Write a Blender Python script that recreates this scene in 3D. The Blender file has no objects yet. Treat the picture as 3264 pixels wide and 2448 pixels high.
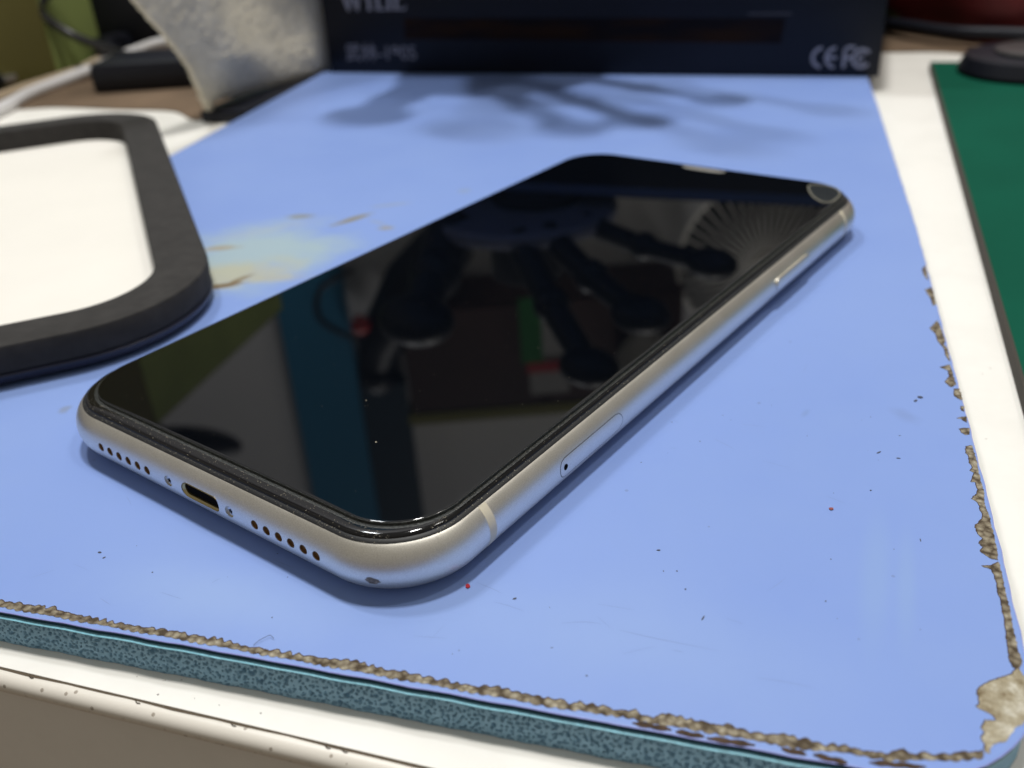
import bpy, bmesh, math, random
import numpy as np
from mathutils import Vector, Matrix
from mathutils.geometry import tessellate_polygon

S = 0.001                      # everything below is written in millimetres
scene = bpy.context.scene
C = scene.collection
rnd = random.Random(7)

# ------------------------------------------------------------------ camera
CAM = (136.545, -54.935, 75.964)
R_RIGHT = (0.7994935, 0.5976728, -0.0599779)
R_UP = (-0.2489092, 0.4205151, 0.8724742)
R_FWD = (-0.5466758, 0.6826084, -0.4849653)
cd = bpy.data.cameras.new('camera'); cam = bpy.data.objects.new('camera', cd); C.objects.link(cam)
m = Matrix([[R_RIGHT[i], R_UP[i], -R_FWD[i], CAM[i] * S] for i in range(3)] + [[0, 0, 0, 1]])
cam.matrix_world = m
cd.sensor_width = 36; cd.lens = 33.463
cd.clip_start = 0.002; cd.clip_end = 20
cd.dof.use_dof = True; cd.dof.focus_distance = 0.122; cd.dof.aperture_fstop = 22
scene.camera = cam

# ------------------------------------------------------------------ light
w = bpy.data.worlds.new('World'); scene.world = w; w.use_nodes = True
bg = w.node_tree.nodes['Background']; bg.inputs[1].default_value = 1.0
# the unlit room round the bench: pale ceiling above, brown dimness at eye level
_n = w.node_tree.nodes; _l = w.node_tree.links
_tc = _n.new('ShaderNodeTexCoord'); _sx = _n.new('ShaderNodeSeparateXYZ'); _cr = _n.new('ShaderNodeValToRGB')
_l.new(_tc.outputs['Generated'], _sx.inputs[0]); _l.new(_sx.outputs[2], _cr.inputs[0]); _l.new(_cr.outputs[0], bg.inputs[0])
_e = _cr.color_ramp.elements
_e[0].position = 0.02; _e[0].color = (.20, .187, .165, 1)
_e[1].position = 0.75; _e[1].color = (.25, .235, .205, 1)
_m = _e.new(0.30); _m.color = (.215, .20, .175, 1)

def area(name, loc, power, sx, sy, col, aim=(40, 80, 0)):
    l = bpy.data.lights.new(name, 'AREA'); l.shape = 'RECTANGLE'; l.size = sx * S; l.size_y = sy * S
    l.energy = power; l.color = col
    o = bpy.data.objects.new(name, l); C.objects.link(o); o.location = Vector(loc) * S
    d = Vector(aim) * S - o.location
    o.rotation_euler = d.to_track_quat('-Z', 'Y').to_euler()
    return o
area('ceiling_lamp', (-10, 240, 1300), 10.7, 80, 150, (1.0, 0.985, 0.95))
area('ceiling_lamp', (-540, 230, 1150), 4.5, 70, 160, (0.95, 0.98, 1.0))
area('ceiling_lamp', (420, 420, 1250), 2.6, 70, 160, (1.0, 0.96, 0.9))

scene.view_settings.view_transform = 'Standard'; scene.view_settings.look = 'None'
scene.view_settings.exposure = 0; scene.view_settings.gamma = 1
scene.cycles.use_denoising = True
scene.cycles.max_bounces = 8; scene.cycles.glossy_bounces = 4
scene.cycles.sample_clamp_indirect = 6

# ------------------------------------------------------------------ helpers
def srgb(r, g, b):
    f = lambda c: ((c / 255 + 0.055) / 1.055) ** 2.4 if c > 10 else c / 255 / 12.92
    return (f(r), f(g), f(b))

class NT:
    """small helper round a material's node tree"""
    def __init__(s, name, rough=0.5, metal=0.0, col=(.5, .5, .5), spec=0.5, ior=1.45):
        s.m = bpy.data.materials.new(name); s.m.use_nodes = True
        s.t = s.m.node_tree; s.b = s.t.nodes['Principled BSDF']
        s.b.inputs['Base Color'].default_value = (*col, 1); s.b.inputs['Roughness'].default_value = rough
        s.b.inputs['Metallic'].default_value = metal; s.b.inputs['IOR'].default_value = ior
        s.b.inputs['Specular IOR Level'].default_value = spec
        s.tc = None
    def n(s, kind, **kw):
        x = s.t.nodes.new(kind)
        for k, v in kw.items(): setattr(x, k, v)
        return x
    def link(s, a, b): s.t.links.new(a, b)
    def coord(s):                     # object coordinates in millimetres
        if s.tc is None:
            tc = s.n('ShaderNodeTexCoord'); v = s.n('ShaderNodeVectorMath', operation='SCALE')
            v.inputs['Scale'].default_value = 1000
            s.link(tc.outputs['Object'], v.inputs[0]); s.tc = v.outputs[0]
        return s.tc
    def noise(s, scale, detail=4, rough=.55, vec=None, dist=0):
        x = s.n('ShaderNodeTexNoise'); x.inputs['Scale'].default_value = scale
        x.inputs['Detail'].default_value = detail; x.inputs['Roughness'].default_value = rough
        x.inputs['Distortion'].default_value = dist
        s.link(vec if vec is not None else s.coord(), x.inputs['Vector']); return x.outputs['Fac']
    def ramp(s, fac, stops):
        x = s.n('ShaderNodeValToRGB'); e = x.color_ramp.elements
        while len(e) < len(stops): e.new(0.5)
        for el, (p, c) in zip(e, stops):
            el.position = p; el.color = (*c, 1) if len(c) == 3 else c
        s.link(fac, x.inputs[0]); return x.outputs[0]
    def math(s, op, a, b=None, clamp=False):
        x = s.n('ShaderNodeMath', operation=op, use_clamp=clamp)
        for i, v in enumerate((a, b)):
            if v is None: continue
            if isinstance(v, (int, float)): x.inputs[i].default_value = v
            else: s.link(v, x.inputs[i])
        return x.outputs[0]
    def mix(s, fac, a, b, blend='MIX'):
        x = s.n('ShaderNodeMix', data_type='RGBA', blend_type=blend)
        for sock, v in ((x.inputs[0], fac), (x.inputs[6], a), (x.inputs[7], b)):
            if isinstance(v, (int, float)): sock.default_value = v
            elif isinstance(v, tuple): sock.default_value = (*v, 1)
            else: s.link(v, sock)
        return x.outputs[2]
    def rng(s, v, a, b, c=0., d=1.):
        x = s.n('ShaderNodeMapRange'); x.interpolation_type = 'SMOOTHSTEP'
        for i, k in enumerate((a, b, c, d)): x.inputs[i + 1].default_value = k
        s.link(v, x.inputs[0]); return x.outputs[0]
    def bump(s, h, strength=.3, dist=0.1):
        x = s.n('ShaderNodeBump'); x.inputs['Strength'].default_value = strength
        x.inputs['Distance'].default_value = dist * S
        s.link(h, x.inputs['Height']); s.link(x.outputs[0], s.b.inputs['Normal'])
    def base(s, c): s.link(c, s.b.inputs['Base Color'])
    def rough(s, c): s.link(c, s.b.inputs['Roughness'])

def tag(o, label=None, cat=None, group=None, kind=None):
    if label: o['label'] = label
    if cat: o['category'] = cat
    if group: o['group'] = group
    if kind: o['kind'] = kind
    return o
def thing(name, label, cat, loc=(0, 0, 0), group=None):
    o = bpy.data.objects.new(name, None); C.objects.link(o); o.location = Vector(loc) * S
    o.empty_display_size = 0.01
    return tag(o, label, cat, group)
ROOT = {}
def obj(name, V, F, mat, parent=None, smooth=True, angle=40, base=None, label=None):
    """V in world millimetres; the object's origin sits at its parent thing's base (or at `base`)"""
    p = parent; off = Vector((0, 0, 0))
    if p is not None:
        while p is not None: off += p.location; p = p.parent
    loc = Vector((0, 0, 0))
    if parent is None and base is not None: loc = Vector(base) * S; off = loc
    me = bpy.data.meshes.new(name)
    A = np.asarray(V, dtype=float) * S - np.array(off)
    me.from_pydata(A.tolist(), [], F); me.validate(); me.update()
    if smooth:
        me.polygons.foreach_set('use_smooth', [True] * len(me.polygons))
        me.set_sharp_from_angle(angle=math.radians(angle))
    bm = bmesh.new(); bm.from_mesh(me); bmesh.ops.recalc_face_normals(bm, faces=bm.faces); bm.to_mesh(me); bm.free()
    me.materials.append(mat.m if isinstance(mat, NT) else mat)
    o = bpy.data.objects.new(name, me); C.objects.link(o); o.location = loc
    if parent is not None: o.parent = parent
    if label: o['label'] = label
    return o

def rrect(x0, y0, x1, y1, r, n=16, step=2.0):
    """rounded rectangle, counter-clockwise; the point count depends only on n and the nominal size"""
    P = []
    def seg(a, b, m):
        for i in range(m):
            t = i / m; P.append((a[0] + (b[0] - a[0]) * t, a[1] + (b[1] - a[1]) * t))
    def arc(cx, cy, a0):
        for i in range(n):
            a = a0 + math.pi / 2 * i / n; P.append((cx + r * math.cos(a), cy + r * math.sin(a)))
    mx, my = seg_counts
    seg((x0 + r, y0), (x1 - r, y0), mx); arc(x1 - r, y0 + r, -math.pi / 2)
    seg((x1, y0 + r), (x1, y1 - r), my); arc(x1 - r, y1 - r, 0)
    seg((x1 - r, y1), (x0 + r, y1), mx); arc(x0 + r, y1 - r, math.pi / 2)
    seg((x0, y1 - r), (x0, y0 + r), my); arc(x0 + r, y0 + r, math.pi)
    return P
seg_counts = (8, 8)
def loft(loops, cap0=True, cap1=True, closed=True, ring=False):
    V = []; F = []; n = len(loops[0])
    for L in loops: V += [tuple(p) for p in L]
    m_ = len(loops)
    for k in range(m_ - (0 if ring else 1)):
        k2 = (k + 1) % m_
        for i in range(n if closed else n - 1):
            j = (i + 1) % n
            F.append((k * n + i, k * n + j, k2 * n + j, k2 * n + i))
    if not ring:
        if cap0: F.append(tuple(range(n - 1, -1, -1)))
        if cap1: F.append(tuple((m_ - 1) * n + i for i in range(n)))
    return V, F
def join(*parts):
    V = []; F = []
    for v, f in parts:
        k = len(V); V += list(v); F += [tuple(i + k for i in q) for q in f]
    return V, F
def box(c, s, rz=0, bev=0.0):
    """box centred at c (mm) sized s, with a small bevel"""
    hx, hy, hz = (a / 2 for a in s); b = min(bev, hx * .9, hy * .9, hz * .9)
    loops = []
    prof = [(0, -hz)] if b == 0 else [(b, -hz), (b * .3, -hz + b * .3), (0, -hz + b)]
    prof += [(a, -z) for a, z in reversed(prof)]
    for ins, z in prof:
        r = max(b - ins, 0.001) if b else 0.001
        x, y = hx - ins, hy - ins
        L = []
        for cx, cy, a0 in ((x - r, -y + r, -90), (x - r, y - r, 0), (-x + r, y - r, 90), (-x + r, -y + r, 180)):
            for k in range(4):
                a = math.radians(a0 + 30 * k); L.append((cx + r * math.cos(a), cy + r * math.sin(a)))
        L = [(c[0] + px * math.cos(rz) - py * math.sin(rz), c[1] + px * math.sin(rz) + py * math.cos(rz), c[2] + z) for px, py in L]
        loops.append(L)
    return loft(loops)
def tube(P, r, n=12, caps=True):
    P = [Vector(p) for p in P]; loops = []; up = Vector((0, 0, 1))
    rs = r if isinstance(r, (list, tuple)) else [r] * len(P)
    prev = None
    for i, p in enumerate(P):
        t = (P[min(i + 1, len(P) - 1)] - P[max(i - 1, 0)]).normalized()
        if prev is None:
            a = t.cross(up if abs(t.z) < .9 else Vector((1, 0, 0))).normalized()
        else: a = (prev - t * prev.dot(t)).normalized()
        b = t.cross(a); prev = a
        loops.append([tuple(p + (a * math.cos(2 * math.pi * k / n) + b * math.sin(2 * math.pi * k / n)) * rs[i]) for k in range(n)])
    return loft(loops, caps, caps)
def smooth_path(P, m=8, closed=False):
    P = [Vector(p) for p in P]; n = len(P); out = []
    for i in range(n if closed else n - 1):
        if closed: a, b, c, d = P[i - 1], P[i], P[(i + 1) % n], P[(i + 2) % n]
        else: a, b, c, d = P[max(i - 1, 0)], P[i], P[i + 1], P[min(i + 2, n - 1)]
        for k in range(m):
            t = k / m
            out.append(0.5 * ((2 * b) + (c - a) * t + (2 * a - 5 * b + 4 * c - d) * t * t + (3 * b - a - 3 * c + d) * t ** 3))
    if not closed: out.append(P[-1])
    return out
def cyl(c, r, h, n=48, axis='z', r2=None, bev=0):
    r2 = r if r2 is None else r2; loops = []
    prof = [(r, 0), (r2, h)] if not bev else [(r - bev, 0), (r, bev), (r2, h - bev), (r2 - bev * .3, h - bev * .3), (r2 - bev, h)]
    for rr_, z in prof:
        loops.append([(c[0] + rr_ * math.cos(2 * math.pi * k / n), c[1] + rr_ * math.sin(2 * math.pi * k / n), c[2] + z) for k in range(n)])
    V, F = loft(loops)
    if axis != 'z':
        V = [Vector(v) - Vector(c) for v in V]
        if axis == 'y': V = [(v.x + c[0], v.z + c[1], v.y + c[2]) for v in V]
        if axis == 'x': V = [(v.z + c[0], v.x + c[1], v.y + c[2]) for v in V]
    return V, F
def sphere(c, r, n=24, m_=14, sc=(1, 1, 1)):
    loops = []
    for i in range(1, m_):
        th = math.pi * i / m_
        loops.append([(c[0] + r * sc[0] * math.sin(th) * math.cos(2 * math.pi * k / n), c[1] + r * sc[1] * math.sin(th) * math.sin(2 * math.pi * k / n), c[2] - r * sc[2] * math.cos(th)) for k in range(n)])
    return loft(loops)
def poly_sheet(P, z0, z1):
    """outline P (x,y) between z0 and z1, any concave shape"""
    n = len(P); tri = tessellate_polygon([[Vector((p[0], p[1], 0)) for p in P]])
    V = [(p[0], p[1], z0) for p in P] + [(p[0], p[1], z1) for p in P]
    F = [tuple(t[::-1]) for t in tri] + [tuple(i + n for i in t) for t in tri]
    F += [(i, (i + 1) % n, n + (i + 1) % n, n + i) for i in range(n)]
    return V, F

# frames: the blue mat (u along its front edge, v away from the viewer), the table, the box, the wall behind
MA = math.radians(20.7); MO = (31.21, -25.017)
def M(u, v, z=0.0): return (MO[0] + u * math.cos(MA) - v * math.sin(MA), MO[1] + u * math.sin(MA) + v * math.cos(MA), z)
TA = math.radians(19.0); TO = M(0, -3.7)
def T(u, v, z=-5.0): return (TO[0] + u * math.cos(TA) - v * math.sin(TA), TO[1] + u * math.sin(TA) + v * math.cos(TA), z)
BA = math.radians(17.635); BO = (-178.19, 230.07)
def B(s_, d, z): return (BO[0] + s_ * math.cos(BA) - d * math.sin(BA), BO[1] + s_ * math.sin(BA) + d * math.cos(BA), z)
WA = math.radians(130)
def Wl(t, z, dist=600): return (20 + math.cos(WA) * dist + t * math.sin(WA), 60 + math.sin(WA) * dist - t * math.cos(WA), z)
TR = {
  'BAND_UP': [(72.8, 1.7), (75.1, 1.7), (76.8, 2.0), (77.8, 1.4), (79.1, 1.5), (80.1, 2.4), (81.6, 2.2), (83.0, 2.2), (84.7, 1.9), (85.7, 2.3), (87.5, 1.9), (89.8, 1.9), (91.5, 2.4), (94.8, 1.9), (97.0, 2.3), (98.7, 2.1), (101.0, 2.3), (102.0, 2.9), (102.8, 2.6), (105.8, 3.4), (107.5, 4.0), (108.9, 4.4), (109.4, 5.1)],
  'BAND_LO': [(73.0, 0.8), (76.2, 1.1), (77.8, 0.9), (79.4, 0.8), (81.5, 1.0), (84.2, 1.0), (86.4, 1.0), (88.0, 1.0), (90.5, 1.0), (93.7, 1.1), (96.8, 1.5), (98.6, 1.5), (101.0, 1.6), (103.4, 2.2), (106.4, 2.8), (108.9, 3.8), (109.7, 4.7)],
  'DASH': [[(76.7, 0.4), (80.6, 0.4)], [(81.0, 0.3), (83.8, 0.3)], [(84.0, 0.2), (88.6, 0.4)], [(91.0, 0.5), (93.3, 0.4)], [(93.9, 0.5), (97.0, 0.3)], [(98.9, 0.8), (103.9, 1.4)]],
  'PATCH': [[(113.2, 15.4), (112.0, 14.6), (110.5, 13.5), (109.5, 12.3), (109.6, 10.7), (109.2, 10.0), (110.0, 9.6), (110.6, 9.2), (110.8, 8.7), (109.8, 8.5), (109.3, 7.4), (109.5, 6.9), (109.1, 6.1), (109.4, 5.4), (109.3, 4.5), (109.7, 4.6), (110.0, 5.6), (111.4, 6.4), (112.5, 8.3), (113.2, 8.9), (114.0, 10.4), (114.6, 14.5), (114.1, 15.8), (113.8, 16.4)], [(113.8, 42.2), (112.6, 40.1), (112.8, 38.6), (113.2, 37.8), (112.6, 36.7), (113.0, 36.0), (112.6, 35.1), (113.5, 34.1), (114.3, 33.9), (114.5, 35.5), (114.5, 37.2), (114.6, 39.0), (114.5, 40.5), (114.6, 42.4)], [(112.4, 32.4), (113.4, 32.0), (113.6, 30.6), (113.7, 29.5), (113.5, 28.0), (113.7, 26.7), (113.6, 25.0), (113.6, 23.3), (113.5, 22.1), (113.4, 20.2), (113.4, 18.9), (113.2, 17.3), (113.5, 16.3), (113.8, 16.1), (114.4, 17.3), (114.3, 18.6), (114.3, 20.4), (114.3, 22.7), (114.4, 25.1), (114.4, 27.6), (114.4, 30.0), (114.4, 32.1), (114.4, 33.5), (113.4, 32.7)], [(113.7, 58.8), (113.4, 57.0), (113.7, 56.4), (113.6, 54.5), (113.9, 53.7), (113.5, 52.6), (113.9, 52.1), (113.6, 51.2), (113.3, 50.0), (113.9, 49.9), (113.8, 49.0), (113.9, 48.3), (113.7, 47.3), (112.9, 46.0), (113.4, 45.5), (113.7, 44.7), (113.6, 44.1), (113.8, 43.0), (113.7, 41.8), (114.5, 41.9), (114.5, 43.2), (114.3, 44.8), (114.4, 46.5), (114.6, 47.9), (114.5, 49.8), (114.5, 52.4), (114.6, 55.5), (114.5, 57.9), (114.5, 59.2)], [(113.7, 74.4), (113.7, 73.3), (114.4, 71.9), (114.6, 72.4), (114.6, 74.6)], [(114.2, 70.1), (114.1, 68.8), (114.5, 68.7), (114.7, 70.2)], [(113.2, 66.4), (114.1, 66.9), (114.8, 67.1), (114.5, 65.4), (114.1, 65.8), (113.9, 66.3)], [(113.3, 63.5), (114.8, 63.9), (114.7, 63.1), (114.5, 62.1), (113.9, 61.9), (113.5, 62.4)], [(112.6, 113.5), (113.9, 114.8), (114.0, 113.4), (114.0, 107.2), (113.5, 106.4), (113.3, 109.8)], [(112.1, 96.7), (113.6, 100.0), (113.9, 97.0), (114.1, 92.3), (113.6, 89.4), (112.9, 92.1), (112.9, 94.4)], [(112.4, 82.2), (114.0, 83.5), (114.1, 80.4), (114.2, 76.9), (113.4, 75.8), (112.7, 77.4), (113.5, 79.3), (113.5, 81.3)], [(113.8, 75.4), (114.5, 75.5), (114.4, 72.0), (113.6, 73.0)], [(112.9, 123.6), (113.7, 125.7), (113.6, 118.4), (113.0, 120.6)], [(113.7, 90.5), (114.2, 89.5), (114.1, 84.5), (113.7, 86.6)]],
}

# ------------------------------------------------------------------ materials
def plain(name, col, rough=.5, metal=0, bump=0, bscale=2.0, var=0.0, vscale=.05, spec=.5):
    a = NT(name, rough, metal, col, spec)
    if var:
        f = a.noise(vscale, 5)
        a.base(a.ramp(f, [(.3, tuple(c * (1 - var) for c in col)), (.7, tuple(min(1, c * (1 + var)) for c in col))]))
    if bump: a.bump(a.noise(bscale, 4), bump, .15)
    return a

# painted white table: scuffs, grime
tw = NT('white_laminate', .42, 0, (.84, .82, .77))
f = tw.noise(.06, 6, .6); f2 = tw.noise(1.6, 3, .7)
c1 = tw.ramp(f, [(.2, (.82, .80, .75)), (.55, (.89, .87, .82)), (1, (.91, .895, .85))])
sp = tw.ramp(tw.noise(.9, 2, .5), [(.76, (0, 0, 0)), (.80, (1, 1, 1))])
tw.base(tw.mix(tw.math('MULTIPLY', sp, .55), c1, (.30, .26, .21)))
tw.bump(f2, .06, .05)
# table edge strip, dirtier
te = NT('edge_banding', .35, 0, (.8, .76, .68))
vor = te.n('ShaderNodeTexVoronoi'); vor.inputs['Scale'].default_value = .55; te.link(te.coord(), vor.inputs['Vector'])
d = te.math('LESS_THAN', vor.outputs['Distance'], .13)
d2 = te.ramp(te.noise(1.4, 4, .7), [(.55, (0, 0, 0)), (.72, (1, 1, 1))])
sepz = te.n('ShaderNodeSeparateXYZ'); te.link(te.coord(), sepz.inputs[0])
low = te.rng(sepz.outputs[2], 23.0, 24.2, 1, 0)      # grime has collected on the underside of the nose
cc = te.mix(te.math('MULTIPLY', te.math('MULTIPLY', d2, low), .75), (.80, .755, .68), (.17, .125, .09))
cc = te.mix(te.math('MULTIPLY', d, .8), cc, (.30, .25, .2)); te.base(cc)
grime = plain('groove_grime', (.10, .075, .05), .9, bump=.5, bscale=3)
floor_m = plain('brown_floor', (.26, .175, .105), .7, var=.05, vscale=.004)

# mat surface: blue vinyl with stains, coordinates are the mat's own
mv = NT('blue_vinyl', .46, 0, (.25, .36, .74), .42)
co = mv.coord()
def stain(u, v, ru, rv, ang=0, soft=.6, wob=.5, nscale=.16):
    """a smudge: 1 inside an irregular ellipse round (u, v)"""
    p = M(u, v); a = math.radians(ang) + MA
    mp = mv.n('ShaderNodeMapping', vector_type='TEXTURE'); mp.inputs['Location'].default_value = (p[0] - MO[0], p[1] - MO[1], 5)
    mp.inputs['Rotation'].default_value = (0, 0, a); mp.inputs['Scale'].default_value = (ru, rv, 1)
    mv.link(co, mp.inputs[0])
    ln = mv.n('ShaderNodeVectorMath', operation='LENGTH'); mv.link(mp.outputs[0], ln.inputs[0])
    nn = mv.math('MULTIPLY', mv.math('SUBTRACT', mv.noise(nscale, 4, .6), .5), wob * 2)
    return mv.rng(mv.math('ADD', ln.outputs['Value'], nn), 1 - soft, 1 + soft * .4, 1, 0)
base = mv.ramp(mv.noise(.018, 4, .5), [(.25, (.192, .298, .675)), (.75, (.232, .342, .71))])
base = mv.mix(mv.math('MULTIPLY', mv.noise(.05, 6, .65), .42), base, (.255, .365, .625))
# pale greenish scorch beside the tray, browner smears on it
for (u, v, ru, rv, an, so, wo, ns, k, col) in (
    (-33, 112, 27, 23, 25, .7, .75, .07, .85, (.36, .47, .48)),
    (-31, 100, 17, 9, 30, .7, .7, .14, .70, (.46, .43, .28)),
    (-28, 95, 7.5, 1.5, 32, .5, .5, .3, .95, (.17, .115, .05)),
    (-25, 99.5, 3.8, 1.0, 66, .6, .5, .3, .92, (.17, .115, .05)),
    (-18, 101, 9, 2.5, 14, .9, .5, .2, .45, (.44, .40, .25)),
    (-40, 116, 5.5, 1.8, 20, .6, .5, .3, .85, (.34, .29, .20)),
    (-31, 139, 4, 1.8, 12, .6, .4, .3, .85, (.24, .24, .16)),
    (-36, 128, 16, 3.5, 40, .9, .5, .12, .25, (.42, .46, .42)),
    (-16.5, 138.5, 6.5, 1.5, 58, .6, .4, .3, .95, (.24, .21, .10)),
    (-11, 150, 5.5, 1.3, 25, .6, .5, .3, .35, (.33, .33, .27)),
    (-5.5, 133.5, 2.2, 1.4, 10, .6, .5, .3, .75, (.30, .27, .18)),
    (-9, 137, 3.5, 1.0, 150, .8, .5, .3, .30, (.33, .33, .27)),
    (4.5, 163, 2.0, 2.4, 10, .6, .5, .3, .35, (.28, .33, .38)),
    (100.5, 28, 1.8, 13, -4, .9, .3, .1, .16, (.30, .45, .58)),
    (103.8, 27, 1.2, 11, -4, .9, .3, .1, .16, (.30, .45, .58)),
    (25, 8, 18, 6, 0, 1., .4, .08, .30, (.34, .47, .70)),
    (70, 12, 30, 8, 0, 1., .4, .06, .18, (.34, .47, .70)),
    (106, 66, 1.6, 2.6, 40, .8, .5, .4, .30, (.16, .22, .42)),
    (92, 64, .6, 1.6, -20, .8, .5, .5, .35, (.16, .24, .45)),
    (-25.7, 43.7, 1.1, 1.4, 0, .7, .6, .6, .55, (.2, .22, .24)),
):
    base = mv.mix(mv.math('MULTIPLY', stain(u, v, ru, rv, an, so, wo, ns), k), base, col)
# fine dark pin-specks
vs = mv.n('ShaderNodeTexVoronoi'); vs.inputs['Scale'].default_value = .11; mv.link(co, vs.inputs['Vector'])
pk = mv.math('LESS_THAN', vs.outputs['Distance'], .032)
base = mv.mix(mv.math('MULTIPLY', pk, .3), base, (.09, .11, .2))
mv.base(base)
mv.rough(mv.ramp(mv.noise(.05, 5, .6), [(.2, (.40,) * 3), (.8, (.52,) * 3)]))
mv.bump(mv.noise(2.6, 4, .6), .16, .05)

lip_m = plain('blue_vinyl_lip', (.30, .34, .74), .6, bump=.25, bscale=2.5, var=.12, vscale=.8)
film_m = plain('cyan_film', (.24, .54, .66), .4, bump=.3, bscale=1.5, var=.2, vscale=1.2)
gap_m = plain('dark_teal_layer', (.012, .045, .075), .5)
foam_m = NT('teal_foam', .85, 0, (.15, .28, .31), .2)
foam_m.base(foam_m.ramp(foam_m.noise(1.1, 4), [(.3, (.22, .385, .52)), (.7, (.29, .475, .62))]))
foam_m.bump(foam_m.noise(6, 2), .1, .03)
torn_m = NT('torn_fabric', .9, 0, (.3, .24, .16), .15)
tn = torn_m.noise(.9, 6, .65)
tvo = torn_m.n('ShaderNodeTexVoronoi'); tvo.inputs['Scale'].default_value = 1.15; torn_m.link(torn_m.coord(), tvo.inputs['Vector'])
tn = torn_m.math('ADD', torn_m.math('MULTIPLY', tn, .75), torn_m.math('MULTIPLY', torn_m.math('SUBTRACT', .52, tvo.outputs['Distance']), .55))
torn_m.base(torn_m.ramp(tn, [(.22, (.10, .076, .052)), (.35, (.23, .19, .135)), (.50, (.36, .315, .23)), (.68, (.56, .51, .40))]))
torn_m.bump(torn_m.noise(2.0, 5, .7), 1.0, .5)
torn_wear_shade_m = plain('torn_wear_shade', (.065, .040, .026), .9, bump=.6, bscale=3, var=.5, vscale=1.5)  # dark brown for worn dashes and for shade painted along torn edges
patch_m = NT('torn_fabric_pale', .9, 0, (.5, .44, .33), .15)
patch_m.base(patch_m.ramp(patch_m.noise(.55, 5, .6), [(.32, (.24, .18, .10)), (.42, (.44, .37, .25)), (.53, (.58, .52, .38)), (.66, (.84, .80, .68))]))
patch_m.bump(patch_m.noise(1.0, 6, .7), 1.0, .9)

# phone
alu = NT('champagne_aluminium', .34, 1, (.80, .775, .73))
ng = alu.noise(9, 2, .5)
alu.rough(alu.ramp(alu.noise(.12, 4, .6), [(.3, (.39,) * 3), (.7, (.46,) * 3)]))
alu.base(alu.ramp(ng, [(.35, (.75, .72, .655)), (.65, (.91, .88, .81))]))
alu.bump(ng, .10, .02)
ant_m = plain('antenna_plastic', (.70, .64, .50), .45, var=.04, vscale=.4)
seam_m = plain('seam_shadow', (.14, .137, .13), .7)
gasket_m = NT('black_gasket', .5, 0, (.018, .019, .02), .5)
gd = gasket_m.ramp(gasket_m.noise(3.5, 5, .75), [(.58, (0, 0, 0)), (.74, (1, 1, 1))])
gasket_m.base(gasket_m.mix(gasket_m.math('MULTIPLY', gd, .25), (.014, .015, .017), (.16, .15, .12)))
glass_m = NT('black_front_glass', .06, 0, (.006, .006, .007), .5, 1.5)
prot_m = NT('screen_protector_glass', .045, 0, (.0014, .0020, .0032), .5, 1.52)
sm = prot_m.ramp(prot_m.noise(.05, 5, .6), [(.35, (.012,) * 3), (.8, (.04,) * 3)]); prot_m.rough(sm)
edge_m = NT('protector_edge', .30, 0, (.05, .06, .055), .5)
ed = edge_m.ramp(edge_m.noise(4.5, 5, .8), [(.50, (0, 0, 0)), (.68, (1, 1, 1))])
edge_m.base(edge_m.mix(edge_m.math('MULTIPLY', ed, .6), (.006, .008, .008), (.14, .145, .125)))
edge_m.bump(edge_m.noise(5, 4), .8, .12)
bubble_m = NT('lifted_protector', .22, 0, (.014, .018, .021), .6, 1.5)
bubrim_m = plain('bubble_rim', (.26, .25, .20), .4)
ear_m = plain('earpiece_mesh', (.24, .235, .22), .6, bump=.4, bscale=5)
bronze_m = plain('bronze_mesh', (.26, .14, .05), .6, metal=.3, bump=.5, bscale=4, var=.4, vscale=3)
port_m = plain('port_shell', (.55, .45, .22), .35, metal=.9)
black_m = plain('black_void', (.006, .005, .005), .95, spec=.05)
screw_m = plain('screw_steel', (.62, .62, .62), .3, metal=1)
bare_m = plain('bare_metal', (.22, .19, .16), .6, metal=.3, bump=1.0, bscale=3, var=.7, vscale=2.2)
dust_m = plain('dust', (.42, .38, .30), .8, var=.5, vscale=2)

# ------------------------------------------------------------------ floor, wall
obj('floor', *box((0, 0, -762), (7000, 7000, 20)), floor_m, smooth=False)['kind'] = 'structure'
wall_m = plain('room_wall_paint', (.52, .52, .54), .8, var=.05, vscale=.003)
V, F = [], []
wp = [Wl(-1500, -750), Wl(1500, -750), Wl(1500, -750, 640), Wl(-1500, -750, 640)]
wt_ = [(p[0], p[1], 1500) for p in wp]
obj('back_wall', wp + wt_, [(0, 1, 5, 4), (1, 2, 6, 5), (2, 3, 7, 6), (3, 0, 4, 7), (4, 5, 6, 7), (3, 2, 1, 0)], wall_m, smooth=False)['kind'] = 'structure'

# ------------------------------------------------------------------ table
table = thing('work_table', 'white laminate work table with a grimy rounded front edge under the blue mat', 'table', (0, 0, -30))
L = []
u0, u1 = -420, 330
top = [T(u0, 0), T(u1, 0), T(u1, 640), T(u0, 640)]
bot = [(p[0], p[1], -26) for p in top]
obj('tabletop', top + bot, [(0, 1, 2, 3), (7, 6, 5, 4), (0, 4, 5, 1), (1, 5, 6, 2), (2, 6, 7, 3), (3, 7, 4, 0)], tw, table, smooth=False)
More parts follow.
